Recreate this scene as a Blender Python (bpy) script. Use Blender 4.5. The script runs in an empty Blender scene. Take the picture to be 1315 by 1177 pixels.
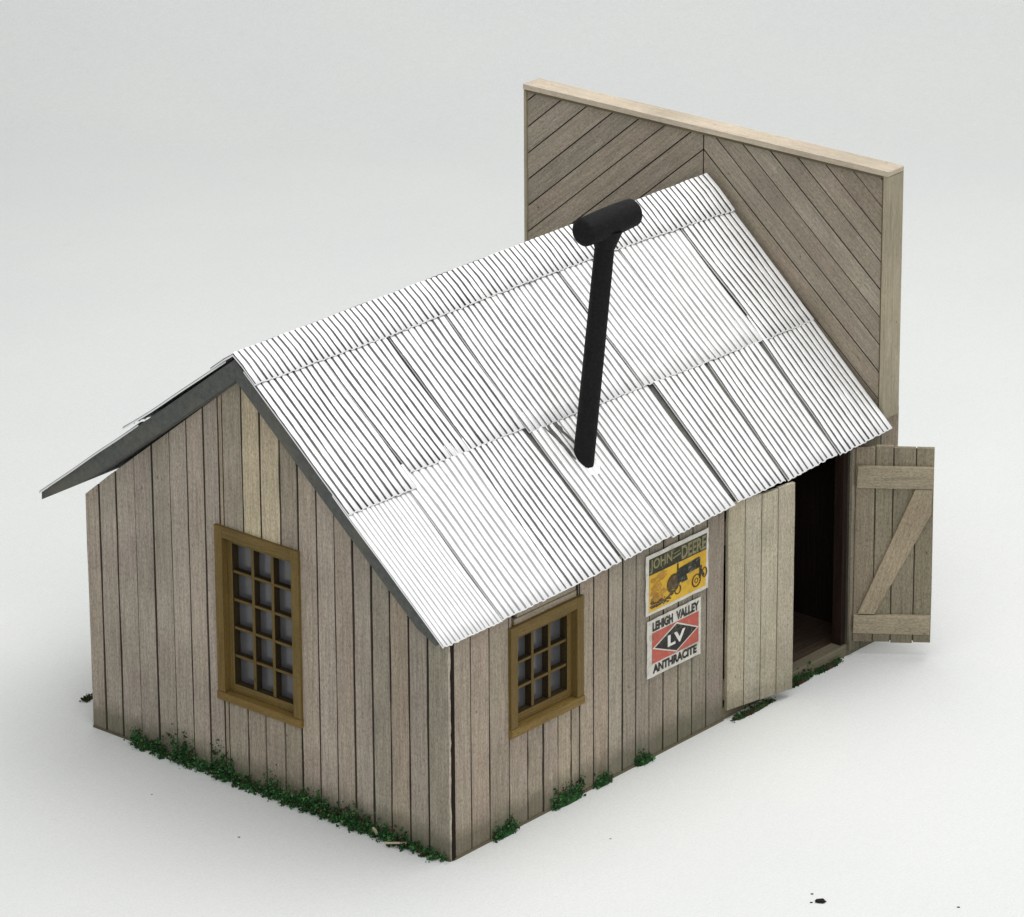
import bpy, bmesh, math, random
from mathutils import Vector, Matrix, noise
random.seed(11)
scene = bpy.context.scene
COL = scene.collection
V = Vector
R = random.random
def U(a, b): return random.uniform(a, b)

# ------------------------------------------------------------------ node helpers
def mat(name):
    m = bpy.data.materials.new(name); m.use_nodes = True
    nt = m.node_tree; nt.nodes.clear()
    out = nt.nodes.new('ShaderNodeOutputMaterial')
    b = nt.nodes.new('ShaderNodeBsdfPrincipled')
    nt.links.new(b.outputs[0], out.inputs[0])
    return m, nt, b
def nd(nt, t, **k):
    n = nt.nodes.new(t)
    for a, v in k.items(): setattr(n, a, v)
    return n
def setin(nt, sock, v):
    if isinstance(v, bpy.types.NodeSocket): nt.links.new(v, sock)
    elif isinstance(v, (tuple, list)) and len(v) == 3 and sock.type == 'RGBA': sock.default_value = (*v, 1)
    else: sock.default_value = v
def mapping(nt, src, scale, loc=(0, 0, 0)):
    m = nd(nt, 'ShaderNodeMapping'); nt.links.new(src, m.inputs[0])
    m.inputs['Scale'].default_value = scale; m.inputs['Location'].default_value = loc
    return m.outputs[0]
def noisen(nt, vec, scale, detail=4, rough=.6, dist=0):
    n = nd(nt, 'ShaderNodeTexNoise'); nt.links.new(vec, n.inputs['Vector'])
    n.inputs['Scale'].default_value = scale; n.inputs['Detail'].default_value = detail
    n.inputs['Roughness'].default_value = rough; n.inputs['Distortion'].default_value = dist
    return n.outputs['Fac']
def ramp(nt, fac, stops):
    r = nd(nt, 'ShaderNodeValToRGB'); nt.links.new(fac, r.inputs[0])
    e = r.color_ramp.elements
    while len(e) < len(stops): e.new(.5)
    for i, (p, c) in enumerate(stops):
        e[i].position = p
        e[i].color = (c, c, c, 1) if not isinstance(c, tuple) else (*c, 1)
    return r.outputs[0]
def mix(nt, fac, a, b, mode='MIX'):
    m = nd(nt, 'ShaderNodeMix', data_type='RGBA', blend_type=mode)
    setin(nt, m.inputs[0], fac); setin(nt, m.inputs[6], a); setin(nt, m.inputs[7], b)
    return m.outputs[2]
def mth(nt, op, a, b=0.0, c=None):
    m = nd(nt, 'ShaderNodeMath', operation=op)
    setin(nt, m.inputs[0], a); setin(nt, m.inputs[1], b)
    if c is not None: setin(nt, m.inputs[2], c)
    return m.outputs[0]
def bump(nt, b, h, strength, dist):
    n = nd(nt, 'ShaderNodeBump'); nt.links.new(h, n.inputs['Height'])
    n.inputs['Strength'].default_value = strength; n.inputs['Distance'].default_value = dist
    nt.links.new(n.outputs[0], b.inputs['Normal'])

# weathered model wood: grain runs along V of the UV map (both in scene units)
def wood(name, ca, cb, tinted=True, darken=0.0, fleck=.6, rough=.85, hue=.22):
    m, nt, b = mat(name)
    uv = nd(nt, 'ShaderNodeUVMap', uv_map='grain').outputs[0]
    pos = nd(nt, 'ShaderNodeTexCoord').outputs['Object']
    g1 = noisen(nt, mapping(nt, uv, (34, 1.6, 1)), 1, 5, .65)
    g2 = noisen(nt, mapping(nt, uv, (110, 9, 1)), 1, 3, .7)
    fl = noisen(nt, mapping(nt, uv, (60, 26, 1)), 1, 2, .8)
    bl = noisen(nt, pos, 1.7, 3, .6)
    bl2 = noisen(nt, mapping(nt, uv, (3.0, .8, 1)), 1, 3, .6)
    c = mix(nt, ramp(nt, g1, [(.32, 0.), (.68, 1.)]), ca, cb)
    c = mix(nt, mth(nt, 'MULTIPLY', ramp(nt, bl, [(.42, 0.), (.62, 1.)]), hue), c, mix(nt, 1, c, (.88, 1.0, .90), 'MULTIPLY'))
    c = mix(nt, mth(nt, 'MULTIPLY', ramp(nt, bl2, [(.5, 0.), (.7, 1.)]), hue), c, mix(nt, 1, c, (1.10, .97, .96), 'MULTIPLY'))
    c = mix(nt, fleck, c, mix(nt, 1, c, ramp(nt, fl, [(.3, .45), (.5, 1.), (.75, 1.45)]), 'MULTIPLY'))
    c = mix(nt, .32, c, mix(nt, 1, c, ramp(nt, g2, [(.33, .45), (.5, 1.), (.7, 1.25)]), 'MULTIPLY'))
    st = noisen(nt, mapping(nt, uv, (16, .7, 1)), 1, 4, .7)
    c = mix(nt, 1, c, ramp(nt, st, [(.28, .72), (.42, 1.)]), 'MULTIPLY')
    sk = noisen(nt, mapping(nt, uv, (15, 8, 1)), 1, 2, .5)
    c = mix(nt, 1, c, ramp(nt, sk, [(.22, .45), (.28, 1.)]), 'MULTIPLY')
    gl = noisen(nt, pos, .9, 4, .65)
    c = mix(nt, 1, c, ramp(nt, gl, [(.3, .82), (.7, 1.12)]), 'MULTIPLY')
    if tinted:
        at = nd(nt, 'ShaderNodeAttribute', attribute_name='tint').outputs['Color']
        c = mix(nt, 1, c, at, 'MULTIPLY')
    if darken:  # olive dirt towards the foot of the boards
        z = nd(nt, 'ShaderNodeSeparateXYZ'); nt.links.new(pos, z.inputs[0])
        h = mth(nt, 'ADD', z.outputs[2], mth(nt, 'MULTIPLY', noisen(nt, pos, 5, 4, .7), -.35))
        f = ramp(nt, h, [(0., 1.), (.2, 0.)])
        c = mix(nt, mth(nt, 'MULTIPLY', f, darken), c, (.10, .10, .06))
    nt.links.new(c, b.inputs['Base Color'])
    b.inputs['Roughness'].default_value = rough
    b.inputs['Specular IOR Level'].default_value = .2
    bump(nt, b, mix(nt, .5, g1, g2), .5, .012)
    return m

M = {}
M['siding'] = wood('weathered_siding', (.315, .263, .213), (.475, .405, .333), darken=.6)
M['front'] = wood('false_front_boards', (.25, .21, .163), (.37, .317, .25), darken=0)
M['pale'] = wood('pale_door_boards', (.42, .372, .29), (.53, .475, .375), darken=.35)
M['brace'] = wood('door_boards', (.27, .232, .178), (.38, .33, .255), darken=.3)
M['trim'] = wood('bare_basswood', (.47, .395, .305), (.60, .515, .41), hue=.15, fleck=.2)
M['post'] = wood('greyed_trim_wood', (.33, .285, .20), (.44, .385, .285), hue=.2, fleck=.2)
M['frame'] = wood('mustard_window_paint', (.135, .088, .025), (.20, .132, .040), hue=.15, fleck=.35, rough=.6)
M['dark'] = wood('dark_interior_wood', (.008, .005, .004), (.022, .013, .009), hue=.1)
M['fshade'] = wood('shaded_window_paint', (.030, .021, .009), (.055, .038, .015), hue=.1)  # darker copy of the frame paint: recess shade painted on bar sides
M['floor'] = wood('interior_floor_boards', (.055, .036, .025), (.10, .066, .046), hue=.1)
M['seam'] = wood('dark_seam_backing', (.014, .011, .008), (.03, .023, .016), tinted=False, hue=0)  # dark brown backing that shows in the board joints

def card():
    m, nt, b = mat('grey_roof_card')
    pos = nd(nt, 'ShaderNodeTexCoord').outputs['Object']
    n = noisen(nt, pos, 14, 6, .75); n2 = noisen(nt, pos, 1.6, 3, .5)
    c = mix(nt, ramp(nt, n, [(.35, 0.), (.7, 1.)]), (.072, .076, .070), (.125, .13, .118))
    c = mix(nt, ramp(nt, n2, [(.5, 0.), (.7, .6)]), c, (.16, .145, .11))
    nt.links.new(c, b.inputs['Base Color']); b.inputs['Roughness'].default_value = .9
    bump(nt, b, n, .6, .02)
    return m
M['card'] = card()

def foil():
    m, nt, b = mat('corrugated_white_metal')
    uvn = nd(nt, 'ShaderNodeUVMap', uv_map='grain').outputs[0]
    s = nd(nt, 'ShaderNodeSeparateXYZ'); nt.links.new(uvn, s.inputs[0])
    at = nd(nt, 'ShaderNodeAttribute', attribute_name='tint'); sp = nd(nt, 'ShaderNodeSeparateColor')
    nt.links.new(at.outputs['Color'], sp.inputs[0])
    # u is counted in corrugations; the furrow at every whole number is coloured dark
    fr = mth(nt, 'ABSOLUTE', mth(nt, 'SUBTRACT', mth(nt, 'FRACT', mth(nt, 'ADD', s.outputs[0], .5)), .5))
    wob = noisen(nt, mapping(nt, uvn, (.9, 3.5, 1)), 1, 3, .7)
    wid = mth(nt, 'MULTIPLY', wob, .33)
    g = mth(nt, 'LESS_THAN', fr, 2.0)
    q = mth(nt, 'DIVIDE', fr, mth(nt, 'ADD', wid, .02))
    gr = ramp(nt, q, [(.7, 1.), (1., 0.)])
    pos = nd(nt, 'ShaderNodeTexCoord').outputs['Object']
    big = noisen(nt, pos, 1.1, 4, .7)
    gr = mth(nt, 'MULTIPLY', gr, mth(nt, 'MULTIPLY', sp.outputs[0], ramp(nt, big, [(.3, 1.), (.7, .88)])))
    smud = noisen(nt, pos, 5, 6, .75)
    base = mix(nt, ramp(nt, smud, [(.60, 0.), (.78, .45)]), (.945, .945, .94), (.60, .59, .54))
    fine = noisen(nt, pos, 40, 3, .7)
    base = mix(nt, ramp(nt, fine, [(.64, 0.), (.76, .5)]), base, (.42, .41, .37))
    scr = noisen(nt, mapping(nt, uvn, (3.0, .35, 1)), 1, 5, .8)
    base = mix(nt, 1, base, ramp(nt, scr, [(.30, .80), (.46, 1.)]), 'MULTIPLY')
    scf = noisen(nt, mapping(nt, uvn, (1.1, 5, 1)), 1, 5, .8)
    gr = mth(nt, 'MAXIMUM', gr, ramp(nt, scf, [(.66, 0.), (.72, .7)]))
    c = mix(nt, gr, base, (.012, .012, .012))
    nt.links.new(c, b.inputs['Base Color'])
    b.inputs['Metallic'].default_value = .2
    b.inputs['Roughness'].default_value = .42
    bump(nt, b, fine, .15, .01)
    return m
M['foil'] = foil()

def plain(name, c1, c2, scale=12, rough=.6, bmp=.3, spec=.4, dist=.01, lo=.35, hi=.7, worn=0):
    m, nt, b = mat(name)
    pos = nd(nt, 'ShaderNodeTexCoord').outputs['Object']
    n = noisen(nt, pos, scale, 5, .7)
    c = mix(nt, ramp(nt, n, [(lo, 0.), (hi, 1.)]), c1, c2)
    if name.startswith('printed'):
        wn = noisen(nt, pos, 22, 5, .8); w2 = noisen(nt, pos, 7, 4, .7)
        c = mix(nt, ramp(nt, wn, [(.56, 0.), (.66, .42)]), c, (.50, .46, .36))
        c = mix(nt, ramp(nt, w2, [(.52, 0.), (.68, .4)]), c, (.16, .13, .085))
    nt.links.new(c, b.inputs['Base Color'])
    b.inputs['Roughness'].default_value = rough; b.inputs['Specular IOR Level'].default_value = spec
    if bmp: bump(nt, b, n, bmp, dist)
    return m
M['iron'] = plain('matt_black_paint', (.0035, .0036, .004), (.011, .011, .0105), 30, .7, .9, .18)
M['pane'] = plain('clouded_glazing', (.088, .088, .094), (.120, .119, .126), 3, .20, 0, .5)
M['leafd'] = plain('dark_green_turf', (.014, .052, .018), (.04, .12, .038), 9, .9, 0, .1)
M['leafl'] = plain('mid_green_turf', (.05, .15, .045), (.10, .23, .08), 9, .9, 0, .1)
M['leafb'] = plain('brown_turf', (.022, .015, .008), (.07, .05, .025), 9, .9, 0, .1)
M['crumb'] = plain('dark_crumb', (.012, .012, .01), (.04, .035, .03), 30, .9, .3, .1)
M['splinter'] = plain('pale_splinter', (.42, .36, .25), (.55, .48, .36), 20, .8, 0, .2)
M['paper'] = plain('printed_paper_white', (.60, .57, .50), (.74, .72, .66), 9, .6, .2, .3)
M['ink'] = plain('printed_ink_black', (.012, .011, .010), (.035, .032, .028), 25, .6, 0, .3)
M['olive'] = plain('printed_ink_olive', (.022, .021, .008), (.05, .047, .018), 12, .6, 0, .3)
M['cream'] = plain('printed_ink_faded_olive', (.17, .16, .075), (.29, .27, .14), 20, .6, 0, .3)
M['yellow'] = plain('printed_ink_yellow', (.60, .33, .015), (.78, .50, .04), 3.2, .6, 0, .3)
M['umber'] = plain('printed_ink_umber', (.30, .14, .02), (.55, .30, .035), 9, .6, 0, .3)
M['brown'] = plain('printed_ink_brown', (.055, .032, .010), (.11, .065, .018), 16, .6, 0, .3)
M['red'] = plain('printed_ink_red', (.46, .085, .06), (.55, .13, .095), 5, .6, 0, .3)
M['green'] = plain('printed_ink_green', (.012, .015, .011), (.028, .033, .022), 14, .6, 0, .3)
M['whiteink'] = plain('printed_ink_white', (.72, .70, .66), (.82, .8, .76), 12, .6, 0, .3)

def paper_floor():
    m, nt, b = mat('white_studio_paper')
    pos = nd(nt, 'ShaderNodeTexCoord').outputs['Object']
    a = noisen(nt, pos, .35, 4, .6); f = noisen(nt, pos, 9, 6, .8); s = noisen(nt, pos, 2.3, 4, .65)
    c = mix(nt, ramp(nt, a, [(.35, 0.), (.7, 1.)]), (.762, .774, .766), (.787, .794, .780))
    c = mix(nt, ramp(nt, f, [(.3, .16), (.7, 0.)]), c, (.60, .60, .59))
    c = mix(nt, ramp(nt, s, [(.66, 0.), (.8, .25)]), c, (.62, .60, .57))
    gn = noisen(nt, pos, 34, 3, .8)
    c = mix(nt, 1, c, ramp(nt, gn, [(.3, .93), (.7, 1.05)]), 'MULTIPLY')
    nt.links.new(c, b.inputs['Base Color']); b.inputs['Roughness'].default_value = .95
    b.inputs['Specular IOR Level'].default_value = .1
    bump(nt, b, f, .25, .03)
    return m
M['ground'] = paper_floor()

# ------------------------------------------------------------------ mesh helpers
class MB:
    """collects prisms in one bmesh; keeps a grain UV map and a tint colour"""
    def __init__(s):
        s.bm = bmesh.new(); s.uv = s.bm.loops.layers.uv.new('grain')
        s.col = s.bm.loops.layers.float_color.new('tint')
    def face(s, vs, grain, tint, off, mi=0):
        try: f = s.bm.faces.new(vs)
        except ValueError: return None
        f.normal_update(); n = f.normal
        g = grain - n * grain.dot(n)
        if g.length < .2: g = n.orthogonal()
        g = g.normalized(); a = g.cross(n)
        for l in f.loops:
            l[s.uv].uv = (l.vert.co.dot(a) + off[0], l.vert.co.dot(g) + off[1])
            l[s.col] = (*tint, 1)
        f.material_index = mi
        return f
    def prism(s, pts, ext, grain=V((0, 0, 1)), tint=(1, 1, 1), off=None, cham=0.0, mi=0, sd=1.0):
        """pts: outline (counter-clockwise seen from outside); ext: vector pointing inwards"""
        off = off or (U(0, 50), U(0, 50))
        pts = [V(p) for p in pts]; ext = V(ext); n = -ext.normalized()
        if cham:
            cen = sum(pts, V()) / len(pts)
            k = len(pts); inner = []
            for i in range(k):
                a = (pts[i] - pts[i-1]); b = (pts[(i+1) % k] - pts[i])
                na = n.cross(a).normalized() if a.length > 1e-6 else V()
                nb = n.cross(b).normalized() if b.length > 1e-6 else V()
                d = na + nb
                if d.length < 1e-6: d = na
                d = d.normalized() * cham / max(.35, d.normalized().dot(na))
                inner.append(pts[i] + d)
            top = [s.bm.verts.new(p) for p in inner]
            mid = [s.bm.verts.new(p - n * cham) for p in pts]
            for i in range(k):
                j = (i+1) % k; s.face([mid[i], mid[j], top[j], top[i]], grain, tint, off, mi)
        else:
            top = mid = [s.bm.verts.new(p) for p in pts]
        bot = [s.bm.verts.new(p + ext) for p in pts]
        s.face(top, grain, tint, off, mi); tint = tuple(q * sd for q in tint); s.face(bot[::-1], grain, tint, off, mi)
        k = len(pts)
        for i in range(k):
            j = (i+1) % k; s.face([bot[i], bot[j], mid[j], mid[i]], grain, tint, off, mi)
    def box(s, x0, x1, y0, y1, z0, z1, grain=(0, 0, 1), tint=(1, 1, 1), cham=0.0, mi=0):
        s.prism([(x0, y0, z0), (x1, y0, z0), (x1, y0, z1), (x0, y0, z1)], (0, y1-y0, 0), V(grain), tint, None, cham, mi)
    def build(s, name, m, parent=None, smooth=False):
        me = bpy.data.meshes.new(name); s.bm.normal_update(); s.bm.to_mesh(me); s.bm.free()
        for q in (m if isinstance(m, list) else [m]): me.materials.append(q)
        if smooth:
            for p in me.polygons: p.use_smooth = True
        o = bpy.data.objects.new(name, me); COL.objects.link(o); o.parent = parent
        return o
def tag(o, label=None, cat=None, group=None, kind=None):
    for k, v in (('label', label), ('category', cat), ('group', group), ('kind', kind)):
        if v: o[k] = v
    return o
def empty(name, loc=(0, 0, 0)):
    o = bpy.data.objects.new(name, None); o.location = loc; COL.objects.link(o); return o
def rtint(a=.10, warm=.04):
    b = 1 + U(-a, a); w = U(-warm, warm)
    return (b * (1 + w), b, b * (1 - w))
def jedge(p0, p1, n, across, amp):
    """points from p0 towards p1 (p1 left out) with small wobble across"""
    out = []; ph = U(0, 100)
    for i in range(n):
        t = i / n; p = p0.lerp(p1, t)
        w = noise.noise(V((t * 5 + ph, ph, 0))) * amp if i else 0
        out.append(p + across * w)
    return out

def board_wall(mb, P, seams, zbot, ztop, holes, depth, tints={}, gap=.025, out=V((0, 0, 0)), amp=.008, jit=.006):
    """boards side by side. P(a, z, d) -> point; a across, z up, d inwards. holes: (a0,a1,z0,z1)"""
    gaps = [gap * random.choice((.5, .65, .8, .9, 1.0)) for _ in seams]
    for i in range(len(seams) - 1):
        a0, a1 = seams[i] + gaps[i]/2, seams[i+1] - gaps[i+1]/2
        if i == 0: a0 = seams[0]
        if i == len(seams) - 2: a1 = seams[-1]
        tint = tints.get(i) or rtint(.07, .02)
        off = (U(0, 90), U(0, 90)); dj = U(0, jit)
        cuts = {a0, a1}
        for h in holes:
            for q in (h[0], h[1]):
                if a0 + 1e-4 < q < a1 - 1e-4: cuts.add(q)
        for q in KINKS:
            if a0 + 1e-4 < q < a1 - 1e-4: cuts.add(q)
        cuts = sorted(cuts)
        for b0, b1 in zip(cuts, cuts[1:]):
            mid = (b0 + b1) / 2; spans = [(None, None)]
            hs = [h for h in holes if h[0] - 1e-4 <= mid <= h[1] + 1e-4]
            if hs:
                h = hs[0]; spans = []
                if h[2] > zbot + .01: spans.append((zbot, h[2]))
                spans.append((h[3], None))
            for (s0, s1) in spans:
                zb = zbot if s0 is None else s0
                t0 = ztop(b0) if s1 is None else s1; t1 = ztop(b1) if s1 is None else s1
                if min(t0, t1) <= zb + .005: continue
                A, B = P(b0, zb, dj), P(b1, zb, dj); C, D = P(b1, t1, dj), P(b0, t0, dj)
                ac = (B - A).normalized(); n = 9
                jr = amp if b1 == cuts[-1] else 0; jl = amp if b0 == cuts[0] else 0
                pts = [A] + jedge(B, C, n, ac, jr) + [C] + jedge(D, A, n, ac, jl)
                # order: A -> B ... C -> D ... back
                ext = P(b0, zb, depth) - P(b0, zb, 0)
                nn = (B - A).cross(C - B)
                if nn.dot(ext) > 0: pts = pts[::-1]
                # drop the doubled first point
                clean = []
                for p in pts:
                    if not clean or (p - clean[-1]).length > 1e-5: clean.append(p)
                if (clean[0] - clean[-1]).length < 1e-5: clean.pop()
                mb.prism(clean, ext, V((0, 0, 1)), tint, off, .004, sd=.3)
KINKS = []

# ------------------------------------------------------------------ the shed
LEN = 7.46           # side wall length
XFF = 7.18           # front face of the false front
shed = empty('shed', (0, 0, 0))
tag(shed, 'small weathered board shed with white corrugated roof, black stovepipe and open double doors', 'shed')

# gable end facing left (plane x = 0)
GS = [0.0, .292, .541, .791, 1.033, 1.277, 1.52, 1.76, 2.01, 2.25, 2.52, 2.77, 3.04, 3.10, 3.31, 3.55, 3.80, 4.06, 4.32, 4.60, 4.85, 5.05]
PK = (2.73, 4.50)
def gtop(y):
    pts = [(0, 2.36), PK, (4.70, 2.95), (5.06, 2.65)]
    for (a, za), (b, zb) in zip(pts, pts[1:]):
        if y <= b: return za + (zb - za) * (y - a) / (b - a)
    return pts[-1][1]
KINKS = [PK[0], 4.70]
GW = (2.03, 3.10, .93, 2.78)         # rough opening of the gable window
SW = (.95, 2.0, 1.06, 2.20)          # rough opening of the side window
mb = MB()
gt = {9: (1.42, 1.40, 1.22), 10: (1.46, 1.43, 1.22), 8: (.84, .84, .8), 11: (.98, 1.0, .96), 12: (1.0, .96, .86), 3: (.84, .87, .85), 0: (.84, .88, .84), 2: (.98, .95, .9)}
tl = MB()
def PG(a, z, d): return V((d, a, z))
# the pale replacement boards sit above the window only: split by building that pair in two runs
board_wall(mb, PG, GS, 0.0, gtop, [GW], .05, gt)
pale_faces = [f for f in mb.bm.faces if f.calc_center_median().z < GW[2] + .02 and 2.25 < f.calc_center_median().y < 2.77]
for f in pale_faces:
    for l in f.loops: l[mb.col] = (.95, .93, .9, 1)
gable = mb.build('gable_wall', M['siding'], shed)
mb = MB(); c = .052
pts = [(c, .05, .01), (c, 5.0, .01), (c, 5.0, 2.6), (c, 4.7, 2.88), (c, PK[0], PK[1]-.05), (c, .05, 2.3)]
h = [(c, GW[0], GW[2]), (c, GW[0], GW[3]), (c, GW[1], GW[3]), (c, GW[1], GW[2])]
# backing sheet with its window hole, as strips
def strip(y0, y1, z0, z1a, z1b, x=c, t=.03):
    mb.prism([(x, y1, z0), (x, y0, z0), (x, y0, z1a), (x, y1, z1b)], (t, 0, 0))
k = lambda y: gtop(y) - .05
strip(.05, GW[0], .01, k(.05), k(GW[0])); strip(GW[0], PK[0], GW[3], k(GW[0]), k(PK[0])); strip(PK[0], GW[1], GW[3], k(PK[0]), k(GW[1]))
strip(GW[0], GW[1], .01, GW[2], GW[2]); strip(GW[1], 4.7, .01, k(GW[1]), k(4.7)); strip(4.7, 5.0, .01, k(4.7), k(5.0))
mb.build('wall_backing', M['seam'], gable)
mb = MB()
q_ = [(-.004, .016, .004), (-.004, -.004, .004)] + [(-.004, -.004 + U(-.006, .006), .004 + i * .0805) for i in range(1, 30)] + [(-.004, -.004, 2.4), (-.004, .016, 2.4)] + [(-.004, .016 + U(-.007, .004), 2.4 - i * .08) for i in range(1, 30)]
mb.prism(q_, (.013, 0, 0), V((0, 0, 1)), (1.4, 1.43, 1.4)); mb.build('frayed_edge', M['siding'], gable)
mb = MB(); mb.box(.012, .057, -.013, .05, .012, 2.36); mb.build('corner_gap', M['dark'], gable)

# side wall facing right (plane y = 0)
SS = [0.058, .323, .607, .906, 1.196, 1.44, 1.673, 1.884, 2.021, 2.246, 2.486, 2.715, 2.933, 3.153, 3.387, 3.637, 3.875, 4.115, 4.40]
def stop(x): return 2.40 + .02 * x
mb = MB()
st = {0: (.97, .95, .92), 1: (.98, .94, .91), 2: (.88, .87, .83), 3: (.95, .92, .9), 4: (.9, .9, .86), 5: (.92, .9, .88), 7: (.9, .88, .84), 8: (1, .97, .92), 9: (.95, .9, .86), 6: (1.0, .98, .9), 10: (.98, 1, .98), 12: (.8, .82, .8), 13: (.78, .8, .78), 14: (.8, .8, .76), 15: (.74, .78, .74), 16: (.76, .78, .75), 17: (.82, .82, .80), 11: (.84, .86, .84)}
def PS(a, z, d): return V((a, d, z))
KINKS = []
board_wall(mb, PS, SS, 0.0, stop, [(SW[0], SW[1], SW[2], 2.43)], .05, st)
# short boards right of the door opening, and the corner board that carries the false front
mbr = MB()
board_wall(mbr, PS, [6.62, 6.86, 7.17], 0.0, lambda x: 2.53, [], .05, {0: (.62, .66, .6), 1: (.62, .65, .58)})
board_wall(mbr, PS, [7.18, 7.50], 0.0, lambda x: 2.68, [], .05, {0: (.85, .84, .78)}, out=V())
# two flat strips over the side window
mb.box(1.03, 1.95, -.004, .05, 2.305, 2.425, (1, 0, 0), (.95, .96, .92), .004)
mb.box(1.0, 1.97, .004, .05, 2.225, 2.29, (1, 0, 0), (1.0, .97, .88), .004)
side = mb.build('side_wall', M['siding'], shed); mbr.build('wall_return', M['siding'], shed)
mb = MB()
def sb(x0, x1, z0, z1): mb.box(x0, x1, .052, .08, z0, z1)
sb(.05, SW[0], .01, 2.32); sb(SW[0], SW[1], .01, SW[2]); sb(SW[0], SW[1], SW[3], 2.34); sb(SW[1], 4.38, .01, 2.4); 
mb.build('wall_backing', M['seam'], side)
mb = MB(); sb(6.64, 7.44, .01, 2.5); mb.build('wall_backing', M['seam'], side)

mb = MB(); mb.box(.04, 4.4, -.014, -.001, .001, .022, (1, 0, 0), (.62, .56, .42)); mb.build('base_strip', M['siding'], side)
mb = MB(); mb.box(-.014, -.001, .0, 5.04, .001, .022, (0, 1, 0), (.42, .40, .30)); mb.build('base_strip', M['siding'], gable)
# back walls
mb = MB()
bs = [.056] + [i * .266 for i in range(1, 28)] + [7.44]
board_wall(mb, lambda a, z, d: V((a, 5.05 - d, z)), bs, 0.0, lambda x: 2.62, [], .05)
mb.build('rear_wall', M['siding'], shed)
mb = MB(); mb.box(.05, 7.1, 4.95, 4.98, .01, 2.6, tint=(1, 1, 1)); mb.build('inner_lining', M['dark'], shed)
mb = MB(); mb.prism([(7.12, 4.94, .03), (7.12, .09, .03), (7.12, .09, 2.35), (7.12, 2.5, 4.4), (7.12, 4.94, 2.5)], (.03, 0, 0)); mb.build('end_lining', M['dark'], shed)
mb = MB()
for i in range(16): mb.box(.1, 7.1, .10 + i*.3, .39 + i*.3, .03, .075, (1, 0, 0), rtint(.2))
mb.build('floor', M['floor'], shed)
mb = MB()
mb.box(4.40, 6.62, .0, .16, .0, .135, (1, 0, 0), (.72, .70, .62), .01)
mb.build('door_sill', M['siding'], shed)
mb = MB()
mb.box(4.40, 6.62, .015, .13, 2.44, 2.53, (1, 0, 0), (.55, .56, .52), .006)
mb.build('door_header', M['siding'], shed)
mb = MB()
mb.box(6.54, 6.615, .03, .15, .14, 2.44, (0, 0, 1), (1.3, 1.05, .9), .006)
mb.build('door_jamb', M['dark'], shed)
mb = MB()                                     # slim board the open leaf is hung from
mb.box(6.62, 6.72, -.03, -.002, .06, 2.44, (0, 0, 1), (.72, .72, .66), .005)
mb.build('hinge_board', M['siding'], shed)
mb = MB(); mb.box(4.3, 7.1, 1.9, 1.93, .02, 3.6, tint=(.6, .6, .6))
mb.build('partition', M['dark'], shed)

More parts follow.
